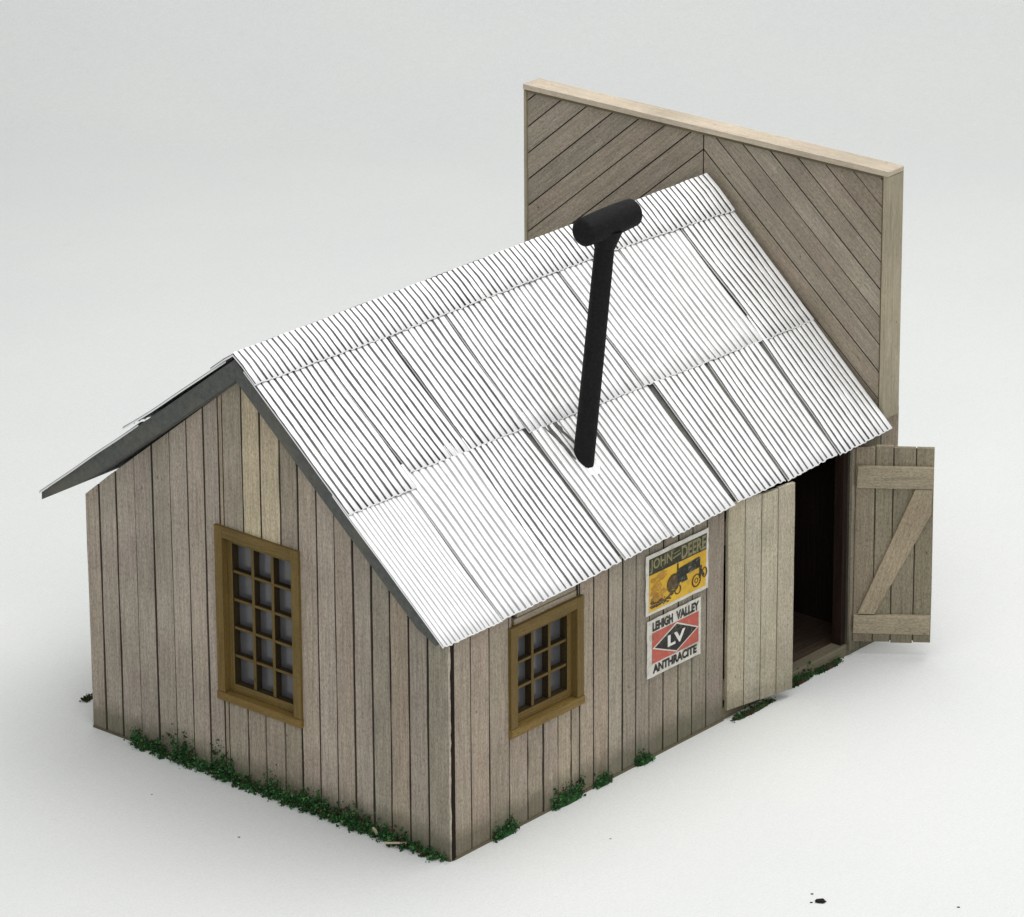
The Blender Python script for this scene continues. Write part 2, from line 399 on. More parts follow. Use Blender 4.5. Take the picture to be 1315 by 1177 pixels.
# ------------------------------------------------------------------ windows
def window(name, P, a0, a1, z0, z1, cols, rows, flip):
    """P(a, z, d); casing outside size a0..a1, z0..z1"""
    def bar(m_, b0, b1, c0, c1, d0, d1, g, ch=.004, tint=None, dk=False):
        A = [P(b0, c0, d0), P(b1, c0, d0), P(b1, c1, d0), P(b0, c1, d0)]
        ext = P(0, 0, d1) - P(0, 0, d0)
        if (A[1]-A[0]).cross(A[2]-A[1]).dot(ext) > 0: A = A[::-1]
        nf = len(m_.bm.faces)
        m_.prism(A, ext, g, tint or rtint(.08, .03), None, ch)
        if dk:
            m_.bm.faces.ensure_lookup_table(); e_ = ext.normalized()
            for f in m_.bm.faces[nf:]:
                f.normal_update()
                if abs(f.normal.dot(e_)) < .3: f.material_index = 1  # sides of the bar get the painted shade
    ga = (P(1, 0, 0) - P(0, 0, 0)); gz = V((0, 0, 1)); cw = .105
    m_ = MB()
    bar(m_, a0, a0 + cw, z0 + .09, z1, -.035, .055, gz); bar(m_, a1 - cw, a1, z0 + .09, z1, -.035, .055, gz)
    bar(m_, a0 + cw, a1 - cw, z1 - .12, z1, -.035, .055, ga)
    f = m_.build(name, M['frame'], shed)
    m_ = MB(); bar(m_, a0 - .006, a1 + .006, z0, z0 + .088, -.048, .055, ga, .008, (1.25, 1.22, 1.2)); 
    m_.build('sill', M['frame'], f)
    i0, i1, k0, k1 = a0 + cw, a1 - cw, z0 + .09, z1 - .12
    sw = .068
    m_ = MB()
    D0, D1 = .045, .14
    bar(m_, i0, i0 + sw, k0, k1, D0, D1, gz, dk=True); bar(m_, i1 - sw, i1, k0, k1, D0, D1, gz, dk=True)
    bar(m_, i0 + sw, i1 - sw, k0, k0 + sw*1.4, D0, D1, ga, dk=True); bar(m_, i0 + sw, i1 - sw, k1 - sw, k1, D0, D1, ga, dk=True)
    j0, j1, l0, l1 = i0 + sw, i1 - sw, k0 + sw*1.4, k1 - sw
    mw = .040; mh = .030
    for i in range(1, cols):
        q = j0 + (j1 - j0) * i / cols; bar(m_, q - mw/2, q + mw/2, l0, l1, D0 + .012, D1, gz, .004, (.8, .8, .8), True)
    for i in range(1, rows):
        q = l0 + (l1 - l0) * i / rows
        for kx in range(cols):
            b0 = j0 + (j1-j0)*kx/cols + (mw/2 if kx else 0); b1 = j0 + (j1-j0)*(kx+1)/cols - (mw/2 if kx < cols-1 else 0)
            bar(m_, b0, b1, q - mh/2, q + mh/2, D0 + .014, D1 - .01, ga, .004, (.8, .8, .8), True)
    m_.build('sash', [M['frame'], M['fshade']], f)
    m_ = MB(); bar(m_, i0 - .01, i1 + .01, k0 - .01, k1 + .01, D1 + .004, D1 + .012, gz, 0); m_.build('pane', M['pane'], f)
    # reveal between casing and sash
    m_ = MB()
    bar(m_, i0 - .03, i0 - .001, k0, k1, .056, .13, gz, 0); bar(m_, i1 + .001, i1 + .03, k0, k1, .056, .13, gz, 0)
    bar(m_, i0, i1, k1 + .001, k1 + .03, .056, .13, ga, 0); bar(m_, i0, i1, k0 - .03, k0 - .001, .056, .13, ga, 0)
    m_.build('reveal', M['frame'], f)
    return f
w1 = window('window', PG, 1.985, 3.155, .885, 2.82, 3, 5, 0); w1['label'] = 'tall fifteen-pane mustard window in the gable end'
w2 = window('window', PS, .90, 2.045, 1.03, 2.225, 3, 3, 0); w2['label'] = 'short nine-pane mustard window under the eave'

# ------------------------------------------------------------------ false front
ff = MB()
Y0, Y1, Z1 = -.03, 5.06, 5.40
ang = 40.0; tn = math.tan(math.radians(ang))
yc = 2.50; sp = .375
def clip(poly, f):
    out = []
    for i in range(len(poly)):
        a, b = poly[i], poly[(i+1) % len(poly)]; fa, fb = f(a), f(b)
        if fa >= 0: out.append(a)
        if (fa >= 0) != (fb >= 0):
            t = fa / (fa - fb); out.append((a[0] + (b[0]-a[0])*t, a[1] + (b[1]-a[1])*t))
    return out
for sgn in (1, -1):
    # boards: line z = zc - tn*|y-yc| ; index by intercept
    for k in range(-12, 12):
        c0 = Z1 + (k * sp + .13) * tn + .008; c1 = Z1 + ((k+1) * sp + .13) * tn - .008
        poly = [(yc + sgn*.008, 1.2), ((Y1 - .012) if sgn > 0 else (Y0 + .07), 1.2), ((Y1 - .012) if sgn > 0 else (Y0 + .07), Z1), (yc + sgn*.008, Z1)]
        if sgn < 0: poly = poly[::-1]
        ln = lambda p, c: p[1] - (c - tn * abs(p[0] - yc))
        poly = clip(poly, lambda p: ln(p, c0)); poly = clip(poly, lambda p: -ln(p, c1)) if len(poly) > 2 else []
        if len(poly) < 3: continue
        cl = []
        for p in poly:
            if not cl or math.dist(p, cl[-1]) > .004: cl.append(p)
        if math.dist(cl[0], cl[-1]) <= .004: cl.pop()
        if len(cl) < 3: continue
        d = U(0, .008)
        P3 = [V((XFF + d, p[0], p[1])) for p in cl]
        nn = V()
        for i in range(len(P3)): nn += P3[i].cross(P3[(i+1) % len(P3)])
        if nn.x > 0: P3 = P3[::-1]
        g = V((0, sgn, -tn)).normalized()
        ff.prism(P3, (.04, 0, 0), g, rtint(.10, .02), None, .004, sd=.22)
fo = ff.build('false_front', M['front'], shed)
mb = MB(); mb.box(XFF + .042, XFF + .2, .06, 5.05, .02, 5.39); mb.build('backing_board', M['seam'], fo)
mb = MB()
for i in range(20):
    mb.box(XFF + .202, XFF + .24, .06 + i*.2495, .303 + i*.2495, .0, 5.38, (0, 0, 1), rtint(.15))
mb.build('rear_boards', M['front'], fo)
mb = MB(); mb.box(XFF - .032, XFF + .258, Y0 - .014, Y1 + .022, 5.402, 5.462, (0, 1, 0), (1, 1, 1), .008); mb.build('top_cap', M['trim'], fo)
mb = MB()
mb.box(XFF - .025, XFF + .255, Y0 - .012, Y0 + .055, 2.62, 5.398, (0, 0, 1), (1, 1, 1), .006)
mb.build('corner_post', M['post'], fo); mb = MB()
mb.box(XFF - .02, XFF + .245, Y1 - .01, Y1 + .02, .0, 5.398, (0, 0, 1), (.9, .9, .9), .006)
mb.build('corner_post', M['post'], fo)
mb = MB(); mb.box(XFF - .03, XFF - .002, Y0 + .057, Y1 - .012, 5.375, 5.398, (0, 1, 0), (.35, .32, .26)); mb.box(XFF - .012, XFF - .001, Y0 + .057, Y0 + .078, 2.6, 5.37, (0, 0, 1), (.30, .26, .18)); mb.build('glue_line', M['post'], fo)

# ------------------------------------------------------------------ roof
NE, FE = V((-.15, -.033, 2.41)), V((7.13, -.133, 2.592))      # near / far eave, right slope
NR, FR = V((-.15, 2.689, 4.755)), V((7.13, 2.395, 4.888))     # ridge
NL, FL = V((-.15, 5.55, 2.60)), V((7.13, 5.45, 2.70))         # eave, left slope
def RS(x, t, h=0.0):        # right slope, x in scene units, t 0 eave .. 1 ridge
    s = (x + .15) / 7.28
    p = NE.lerp(FE, s).lerp(NR.lerp(FR, s), t); p.x = x
    n = V((0, -.652, .757)).lerp(V((0, 0, 1)), max(0, (t-.97)/.03)); return p + n * h
def LS(x, t, h=0.0):
    s = (x + .15) / 7.28
    p = NL.lerp(FL, s).lerp(NR.lerp(FR, s), t); p.x = x
    n = V((0, .60, .80)).lerp(V((0, 0, 1)), max(0, (t-.97)/.03)); return p + n * h
mb = MB(); g = V((1, 0, 0)); W1 = (1, 1, 1)
def slab(fn, ths, name, ts, tint=1.0, xa=-.15, xb=7.10):
    nx, bm = 12, mb.bm
    top = [[bm.verts.new(fn(xa + (xb - xa)*i/nx, t, -.004)) for t in ts] for i in range(nx+1)]
    bot = []
    for i in range(nx+1):
        row = []
        for t, th in zip(ts, ths):
            p = fn(xa + (xb - xa)*i/nx, t, 0); row.append(bm.verts.new(p - V((0, 0, th))))
        bot.append(row)
    o = (0, 0)
    for i in range(nx):
        for j in range(len(ts)-1):
            mb.face([top[i][j], top[i+1][j], top[i+1][j+1], top[i][j+1]], g, W1, o)
            mb.face([bot[i][j+1], bot[i+1][j+1], bot[i+1][j], bot[i][j]], g, W1, o)
        mb.face([bot[i][0], bot[i+1][0], top[i+1][0], top[i][0]], g, W1, o)
        mb.face([top[i][-1], top[i+1][-1], bot[i+1][-1], bot[i][-1]], g, W1, o)
    for i in (0, nx):
        for j in range(len(ts)-1):
            q = [bot[i][j], top[i][j], top[i][j+1], bot[i][j+1]]
            mb.face(q if i == 0 else q[::-1], g, W1, o)
slab(RS, [.10, .19, .21, .22], 'a', [.028, .12, .6, 1.0])
slab(LS, [.085, .11, .17, .225, .235, .235], 'b', [0.0, .06, .16, .32, .6, 1.0])
bmesh.ops.recalc_face_normals(mb.bm, faces=mb.bm.faces)
roof = mb.build('roof', M['card'], shed)

def sheet(fn, x0a, x0b, x1a, x1b, t0a, t0b, t1, h, pitch=.0885, amp=.013, darken=1.0, name='roof_sheet', lift=0.0, wave=.012, tfun=None):
    tilt = U(-.014, .014) if name == 'roof_sheet' else 0
    """corrugated sheet. x0/x1 at bottom (a) and top (b); lower edge t0a (left) to t0b (right)"""
    m_ = MB(); bm = m_.bm; per = 8
    wa = max(x1a - x0a, x1b - x0b); nc = max(3, round(wa / pitch)); nu = nc * per
    L = 2.5 * abs(t1 - t0a); nv = max(3, int(L / .11)); ph = U(0, 60)
    grid = []
    for i in range(nu + 1):
        u = i / nu; row = []
        for j in range(nv + 1):
            v = j / nv
            xa = x0a + (x1a - x0a)*u; xb = x0b + (x1b - x0b)*u
            x = xa + (xb - xa)*v + wave * noise.noise(V((u*nc*.35 + ph, v*L*1.6, ph)))
            t = (t0a + (t0b - t0a)*u) * (1-v) + t1 * v
            if j == 0: t += .0035 * noise.noise(V((u*nc*1.3, ph, 3)))
            a = abs(math.sin(math.pi * u * nc)) ** .5
            hh = h + amp * a + .010 * noise.noise(V((u*wa*3 + ph, v*L*2, 9))) + .006
            hh += lift * (1-v) ** 3 + tilt * (u - .5)
            row.append(bm.verts.new(fn(x, t, hh)))
        grid.append(row)
    o0 = U(0, 3)
    for i in range(nu):
        for j in range(nv):
            f = bm.faces.new([grid[i][j], grid[i+1][j], grid[i+1][j+1], grid[i][j+1]])
            for l, (uu, vv) in zip(f.loops, ((i, j), (i+1, j), (i+1, j+1), (i, j+1))):
                l[m_.uv].uv = (uu / per + int(ph) , vv / nv * L + ph); l[m_.col] = (darken, darken, darken, 1)
    # folded under at both ends and sides, so the sheet has an edge
    ring = [grid[i][0] for i in range(nu+1)]
    low = [bm.verts.new(v.co - V((0, 0, .014))) for v in ring]
    for i in range(nu):
        f = bm.faces.new([low[i], low[i+1], ring[i+1], ring[i]])
        for l in f.loops: l[m_.uv].uv = (.5, ph); l[m_.col] = (.2, .2, .2, 1)
    for col_, rev in ((grid[0], False), (grid[-1], True)):
        lo = [bm.verts.new(v.co - V((0, 0, .02))) for v in col_]
        for j in range(nv):
            q = [lo[j], col_[j], col_[j+1], lo[j+1]]
            f = bm.faces.new(q if not rev else q[::-1])
            for l in f.loops: l[m_.uv].uv = (.5, ph); l[m_.col] = (.2, .2, .2, 1)
    return m_.build(name, M['foil'], roof, smooth=True)
ov = -.165
low = [(ov, ov, .70, .70, 0, .55), (.71, .71, 1.655, 1.69, 0, .62), (1.665, 1.72, 2.555, 2.515, 0, .9), (2.595, 2.575, 3.36, 3.34, .0, .7),
       (3.37, 3.39, 4.42, 4.40, 0, .75), (4.465, 4.48, 5.265, 5.32, 0, .85), (5.30, 5.385, 6.16, 6.20, 0, .85), (6.20, 6.285, 7.13, 7.13, 0, .9)]
for i, (a, b, c_, d, t, dk) in enumerate(low):
    lx = .008 * (i % 2); pt = .062 if i == 0 else .0885
    sheet(RS, a, b, c_, d, -.012 + U(-.004, .004), -.012 + U(-.004, .004), .52, .004 + lx, pitch=pt, darken=min(1, dk * 1.08), amp=.007 if i == 0 else .013)
up = [(ov, ov, .81, .80, .447, .440, .95), (.845, .815, 1.70, 1.685, .488, .478, 1.0), (1.735, 1.725, 2.535, 2.56, .480, .474, .9), (2.55, 2.565, 3.40, 3.42, .455, .452, .8),
      (3.41, 3.435, 4.30, 4.29, .450, .444, .75), (4.32, 4.31, 5.28, 5.25, .444, .434, .6), (5.29, 5.26, 6.28, 6.24, .434, .427, .55), (6.31, 6.265, 7.13, 7.13, .424, .418, .9)]
for i, (a, b, c_, d, t0, t1_, dk) in enumerate(up):
    sheet(RS, a, b, c_, d, t0, t1_, .955, .022 + .004 * (i % 2), darken=min(1, .35 + dk * .7), lift=.004)
# ridge cap: folded over, pieces end to end
caps = [(-.175, 1.9, .902, .891), (1.9, 3.9, .892, .890), (3.9, 5.7, .890, .880), (5.7, 7.13, .878, .862)]
for a, b, t0, t1_ in caps:
    sheet(RS, a, a, b, b, t0, t1_, 1.0, .050, darken=1.0, name='ridge_cap', pitch=.080, amp=.015, wave=.004)
    sheet(LS, a, a, b, b, .90, .90, 1.0, .050, darken=1.0, name='ridge_cap', pitch=.080, amp=.015, wave=.004)
for i in range(8):
    a = ov + i * .912; b = min(7.13, a + .90)
    sheet(LS, a, a, b, b, -.005, -.005, .52, .004 + .008*(i % 2), darken=.9, lift=.006)
    sheet(LS, a - (.03 if i == 0 else 0), a, b, b, .46 + U(-.01, .01), .46, .97, .030, darken=.9, lift=.03 if i == 0 else .01)

# ------------------------------------------------------------------ stovepipe
def tube(bm, p0, p1, r0, r1, n=32, rings=6, caps=True, dents=.0):
    ax = (p1 - p0).normalized(); a = ax.orthogonal().normalized(); b = ax.cross(a); R_ = []
    for i in range(rings + 1):
        t = i / rings; c_ = p0.lerp(p1, t); r = r0 + (r1 - r0)*t
        R_.append([bm.verts.new(c_ + (a*math.cos(2*math.pi*k/n) + b*math.sin(2*math.pi*k/n)) * (r * (1 + dents*noise.noise(V((k*.4, i*.7, r)))))) for k in range(n)])
    for i in range(rings):
        for k in range(n): bm.faces.new([R_[i][k], R_[i][(k+1) % n], R_[i+1][(k+1) % n], R_[i+1][k]])
    if caps: bm.faces.new(R_[0][::-1]); bm.faces.new(R_[-1])
def raw(name, bm, m, parent, smooth=True, ang=35):
    bmesh.ops.recalc_face_normals(bm, faces=bm.faces)
    me = bpy.data.meshes.new(name); bm.to_mesh(me); bm.free(); me.materials.append(m)
    if smooth:
        me.shade_smooth(); me.set_sharp_from_angle(angle=math.radians(ang))
    o = bpy.data.objects.new(name, me); COL.objects.link(o); o.parent = parent
    return o
B0 = V((2.97, .75, 3.12)); B1 = V((3.34, .75, 5.55))
bm = bmesh.new(); tube(bm, B0, B1, .113, .103, rings=14, dents=.02)
pipe = raw('stovepipe', bm, M['iron'], shed)
CC = V((3.37, .75, 5.70)); axd = V((1, 0, .02)).normalized()
bm = bmesh.new()
# cap drum with rounded ends
prof = [(-.42, .05), (-.417, .10), (-.405, .132), (-.385, .148), (-.2, .155), (0, .158), (.2, .155), (.385, .148), (.405, .132), (.417, .10), (.42, .05)]
n = 36; Rg = []
for (q, r) in prof:
    Rg.append([bm.verts.new(CC + axd*q + V((0, math.cos(2*math.pi*k/n), math.sin(2*math.pi*k/n))) * r) for k in range(n)])
for i in range(len(prof)-1):
    for k in range(n): bm.faces.new([Rg[i][k], Rg[i][(k+1) % n], Rg[i+1][(k+1) % n], Rg[i+1][k]])
bm.faces.new(Rg[0][::-1]); bm.faces.new(Rg[-1])
raw('chimney_cap', bm, M['iron'], pipe, ang=50)
bm = bmesh.new(); tube(bm, B0.lerp(B1, .955), B0.lerp(B1, 1.03), .108, .17, rings=4); raw('collar', bm, M['iron'], pipe)
bm = bmesh.new(); tube(bm, RS(2.985, .285, -.03), RS(2.985, .285, .03), .128, .116, rings=3, dents=.08); raw('flashing', bm, M['foil'], pipe)

def tear(x0, x1, xe, t0, t1):
    m_ = MB(); n = 8; A = []; B_ = []
    for i in range(n + 1):
        t = t0 + (t1 - t0)*i/n; w = (x1 - x0) * (.25 + .75*(i/n)) ; xc = xe + (x0 - xe)*i/n + U(-.006, .006)
        A.append(m_.bm.verts.new(RS(xc, t, .036))); B_.append(m_.bm.verts.new(RS(xc + w + U(-.008, .008), t, .036)))
    for i in range(n): m_.face([A[i], B_[i], B_[i+1], A[i+1]], V((0, 1, 0)), (1, 1, 1), (0, 0))
    m_.build('torn_strip', M['card'], roof)
tear(2.76, 2.84, 2.86, .32, .452); tear(2.90, 2.96, 2.98, .36, .452)

# ------------------------------------------------------------------ door leaves
def leaf(name, hinge, free, z0, z1, fr, thick, material, flip, tints, battens, label):
    """fr: seam positions 0..1 ; returns the leaf"""
    hx, fx = V((*hinge, 0)), V((*free, 0)); w = (fx - hx).length; d = (fx - hx).normalized()
    n = V((d.y, -d.x, 0)) * (1 if not flip else -1)          # normal of the visible face
    def P(a, z, dd): return hx + d*a*1.0 + V((0, 0, z)) - n*dd
    m_ = MB(); e = [0] + fr + [1]
    for i in range(len(e)-1):
        a0, a1 = e[i]*w + (.006 if i else 0), e[i+1]*w - (.006 if i < len(e)-2 else 0)
        zb, zt = z0 + U(-.012, .012), z1 + U(-.01, .015)
        A = [P(a0, zb, 0), P(a1, zb, 0), P(a1, zt, 0), P(a0, zt, 0)]
        ac = d
        pts = [A[0]] + jedge(A[1], A[2], 8, ac, .006) + [A[2]] + jedge(A[3], A[0], 8, ac, .006)
        cl = []
        for p in pts:
            if not cl or (p - cl[-1]).length > 1e-5: cl.append(p)
        if (cl[0]-cl[-1]).length < 1e-5: cl.pop()
        if (A[1]-A[0]).cross(A[2]-A[1]).dot(n) < 0: cl = cl[::-1]
        m_.prism(cl, -n*thick, V((0, 0, 1)), tints[i], None, .004)
    q_ = [P(.01, z0 + .02, .02), P(w - .01, z0 + .02, .02), P(w - .01, z1 - .02, .02), P(.01, z1 - .02, .02)]
    if (q_[1]-q_[0]).cross(q_[2]-q_[1]).dot(n) < 0: q_ = q_[::-1]
    m_.prism(q_, -n*.015, V((0, 0, 1)), (.25, .22, .18))
    o = m_.build(name, material, shed); o['label'] = label
    H = z1 - z0
    side_ = -1 if battens == 'front' else 1
    d0, d1 = (-.045, -.001) if battens == 'front' else (thick + .001, thick + .045)
    def bar(pts, g, tint):
        A = [P(a*w, z0 + z*H, d0) for a, z in pts]
        if (A[1]-A[0]).cross(A[2]-A[1]).dot(n) < 0: A = A[::-1]
        m2 = MB(); m2.prism(A, -n*(d1-d0), g, tint, None, .006); m2.build('batten' if g == d else 'diagonal_brace', M['brace'], o)
    bar([(.01, .795), (.99, .795), (.995, .905), (.02, .905)], d, (1.08, 1.05, .98))
    bar([(-.005, .05), (.985, .05), (.99, .148), (.0, .145)], d, (1.12, 1.08, 1.0))
    gd = (P(.9*w, z1, 0) - P(.1*w, z0, 0)).normalized()
    bar([(.05, .151), (.27, .151), (.975, .67), (.985, .792), (.76, .792)], gd, (1.12, 1.06, .96))
    return o
pl_t = [(1.0, .99, .92), (1.0, 1.0, 1.0), (1.02, 1.02, .98), (.98, .96, .94)]
leaf('door', (4.43, -.035), (5.36, -.20), .10, 2.475, [.25, .5, .75], .045, M['pale'], False, pl_t, 'back', 'pale plank door leaf standing slightly ajar')
leaf('door', (6.66, -.045), (7.16, -.725), .17, 2.465, [.25, .48, .77], .045, M['brace'], False,
     [(.88, .84, .8), (.86, .86, .80), (.80, .80, .76), (.76, .77, .70)], 'front', 'Z-braced plank door leaf swung wide open')

# ------------------------------------------------------------------ posters
def text_mesh(s, bold=0.0):
    cu = bpy.data.curves.new('lettering', 'FONT'); cu.body = s; cu.size = 1; cu.offset = bold; cu.resolution_u = 3
    cu.space_character = 1.0
    ob = bpy.data.objects.new('lettering', cu); COL.objects.link(ob)
    dg = bpy.context.evaluated_depsgraph_get(); me = bpy.data.meshes.new_from_object(ob.evaluated_get(dg))
    bpy.data.objects.remove(ob); bpy.data.curves.remove(cu)
    return me
class Poster:
    def __init__(s, name, x0, x1, z0, z1, shear, label):
        s.x0, s.x1, s.z0, s.z1, s.sh = x0, x1, z0, z1, shear
        s.layer = 0; s.root = None; s.name = name
        m_ = MB(); n = 10; off = (0, 0)
        pts = []
        def q(u, v, d): return s.P(u, v, d)
        bt = [q(i/n, 0 + U(-.006, .006), 0) for i in range(n+1)]; tp = [q(1 - i/n, 1 + U(-.006, .006), 0) for i in range(n+1)]
        rt = [q(1 + U(-.006, .006), i/n, 0) for i in range(1, n)]; lf = [q(U(-.006, .006), 1 - i/n, 0) for i in range(1, n)]
        m_.prism(bt + rt + tp + lf, (0, .006, 0), V((0, 0, 1)))
        s.root = m_.build(name, M['paper']); tag(s.root, label, 'poster')
    def P(s, u, v, d):     # u right, v up, 0..1
        return V((s.x0 + (s.x1-s.x0)*u, -.020 - d, s.z0 + (s.z1-s.z0)*v + s.sh*(u-.5)))
    def poly(s, name, pts, m, lay):
        m_ = MB(); vs = [m_.bm.verts.new(s.P(u, v, .0022*lay)) for u, v in pts]
        f = m_.face(vs, V((0, 0, 1)), (1, 1, 1), (0, 0))
        if f.normal.y > 0: f.normal_flip()
        return m_.build(name, m, s.root)
    def shapes(s, name, polys, m, lay):
        m_ = MB()
        for i, pts in enumerate(polys):
            vs = [m_.bm.verts.new(s.P(u, v, .0022*lay + .00004*i)) for u, v in pts]
            f = m_.face(vs, V((0, 0, 1)), (1, 1, 1), (0, 0))
            if f.normal.y > 0: f.normal_flip()
        return m_.build(name, m, s.root)
    def text(s, txt, u0, u1, v0, v1, m, lay, bold=.03, slant=0.0):
        me = text_mesh(txt, bold)
        xs = [v.co.x for v in me.vertices]; ys = [v.co.y for v in me.vertices]
        a, b, c_, d = min(xs), max(xs), min(ys), max(ys)
        for v in me.vertices:
            vv = (v.co.y - c_)/(d - c_); uu = (v.co.x - a)/(b - a)
            v.co = s.P(u0 + (u1-u0)*uu + slant*(vv-.5), v0 + (v1-v0)*vv, .0022*lay)
        me.materials.append(m); o = bpy.data.objects.new('lettering', me); COL.objects.link(o); o.parent = s.root
        return o
def circ(cx, cy, rx, ry, n=20, a0=0, a1=360):
    return [(cx + rx*math.cos(math.radians(a0 + (a1-a0)*i/n)), cy + ry*math.sin(math.radians(a0 + (a1-a0)*i/n))) for i in range(n)]
def ring(cx, cy, rx, ry, w, n=20):
    out = []
    for i in range(n):
        a, b = 2*math.pi*i/n, 2*math.pi*(i+1)/n
        out.append([(cx+rx*math.cos(a), cy+ry*math.sin(a)), (cx+rx*math.cos(b), cy+ry*math.sin(b)), (cx+(rx-w)*math.cos(b), cy+(ry-w)*math.sin(b)), (cx+(rx-w)*math.cos(a), cy+(ry-w)*math.sin(a))])
    return out
p1 = Poster('poster', 3.065, 4.105, 1.635, 2.31, .0, 'yellow tractor poster with dark olive headline band, pasted above the red one')
p1.poly('yellow_field', [(.045, .05), (.955, .06), (.965, .66), (.045, .66)], M['yellow'], 1)
p1.poly('headline_band', [(.045, .662), (.965, .662), (.97, .93), (.045, .93)], M['olive'], 1)
p1.text('JOHN', .06, .41, .685, .91, M['cream'], 2, .03); p1.text('DEERE', .56, .955, .685, .91, M['cream'], 2, .03)
p1.shapes('flourish', [[(.42, .76), (.55, .79), (.55, .82), (.42, .79)], [(.44, .83), (.53, .85), (.53, .87), (.44, .85)]], M['cream'], 2)
# hazy farm scene at the left of the field
bl = []
for i in range(26):
    cx, cy = .10 + abs(random.gauss(0, .11)), U(.12, .62); r = U(.02, .055)
    bl.append([(min(.945, max(.05, cx + r*U(.6, 1.6)*math.cos(a*.7))), max(.06, cy + r*U(.6, 1.3)*math.sin(a*.7))) for a in range(9)])
p1.shapes('farm_scene', bl, M['umber'], 1.5)
bl = []
for i in range(30):
    cx, cy = .08 + .011*i, U(.10, .21) ; r = U(.014, .028)
    bl.append([(max(.05, cx + r*U(.5, 2.0)*math.cos(a*.9)), max(.06, cy + r*U(.5, 1.1)*math.sin(a*.9))) for a in range(7)])
p1.shapes('field_stubble', bl, M['brown'], 2)
p1.shapes('tractor_body', [[(.50, .40), (.86, .42), (.86, .58), (.84, .60), (.50, .56)], [(.46, .30), (.60, .34), (.58, .56), (.50, .55), (.44, .42)], [(.485, .55), (.51, .55), (.51, .66), (.49, .66)],
           [(.56, .30), (.66, .31), (.64, .41), (.55, .41)], [(.84, .24), (.87, .24), (.89, .44), (.85, .44)], [(.86, .32), (.91, .24), (.935, .26), (.885, .38)]], M['green'], 3)
p1.shapes('tractor_wheel', ring(.43, .36, .105, .155, .035) + ring(.50, .22, .055, .08, .018) + [circ(.42, .38, .08, .12)], M['brown'], 2.5)
p1.shapes('tractor_wheel', ring(.80, .22, .075, .11, .022) + ring(.80, .22, .03, .045, .012) + ring(.93, .30, .045, .085, .018), M['brown'], 2.5)
p2 = Poster('poster', 3.09, 3.985, .925, 1.57, .0, 'red and white poster with a black diamond and the letters LV, below the yellow one')
p2.poly('red_field', [(.085, .235), (.955, .235), (.955, .77), (.085, .77)], M['red'], 1)
p2.shapes('diamond_outline', [[(.09, .50), (.54, .245), (.955, .50), (.54, .765)]], M['paper'], 1.5)
p2.shapes('diamond', [[(.13, .50), (.54, .27), (.92, .50), (.54, .735)]], M['ink'], 2)
p2.text('LV', .37, .70, .40, .60, M['whiteink'], 3, .04)
p2.text('LEHIGH', .09, .47, .795, .955, M['ink'], 2, .05); p2.text('VALLEY', .53, .96, .795, .955, M['ink'], 2, .05)
p2.text('ANTHRACITE', .10, .92, .055, .21, M['ink'], 2, .05)

# ------------------------------------------------------------------ turf and debris
def turf(name, spots, dens, mats=(0, 0, 0, 1, 2)):
    """spots: (centre, spread x, spread y, height, n)"""
    m_ = MB(); bm = m_.bm
    for (c_, sx, sy, h, n_) in spots:
        nc_ = max(2, int(max(sx, sy) / .02)); cen = [(c_ + V((sx*(2*i/(nc_-1) - 1), sy*U(-1, 1), 0)) if sx > sy else c_ + V((U(-1, 1)*sx, sy*(2*i/(nc_-1) - 1), 0)), U(.45, 1)) for i in range(nc_)]
        for i in range(int(n_ * 1.7)):
            q, hs = random.choice(cen)
            p = q + V((random.gauss(0, .036), random.gauss(0, .020), 0)); hh = abs(random.gauss(0, .45)) * h * hs
            p.z = max(.005, min(h*1.25, hh))
            r = U(.009, .026) if R() < .5 else U(.006, .014)
            a = V((U(-1, 1), U(-1, 1), U(-1, 1))).normalized(); b = a.orthogonal().normalized(); cc = a.cross(b)
            mi = random.choice(mats)
            v = [bm.verts.new(p + d * r * U(.6, 1.3)) for d in (a, b, cc, -(a+b+cc).normalized())]
            for tri in ((0, 1, 2), (0, 2, 3), (0, 3, 1), (1, 3, 2)):
                f = bm.faces.new([v[k] for k in tri]); f.material_index = mi
    for (c_, sx, sy, h, n_) in spots:
        if name == 'turf' and sy > sx: continue
        L_ = sx + .03; k_ = max(6, int(L_ / .012)); rw = []
        for i in range(k_ + 1):
            x = -L_ + 2*L_*i/k_; t = max(.12, 1 - abs(x/L_)**3); hh = (.35 + .5*noise.noise(V((x*22 + n_, 1, 0)))) * h * t + .012
            rw.append([bm.verts.new(c_ + V((x, y, z))) for y, z in ((-.045*t, .002), (-.036*t, hh*.5), (-.012, hh), (.012, hh*.9), (.018, .002))])
        for a_, b_ in zip(rw, rw[1:]):
            for j in range(4):
                f = bm.faces.new([a_[j], b_[j], b_[j+1], a_[j+1]]); f.material_index = 0 if 1 in mats else 2
    return m_.build(name, [M['leafd'], M['leafl'], M['leafb']])
sp_ = []
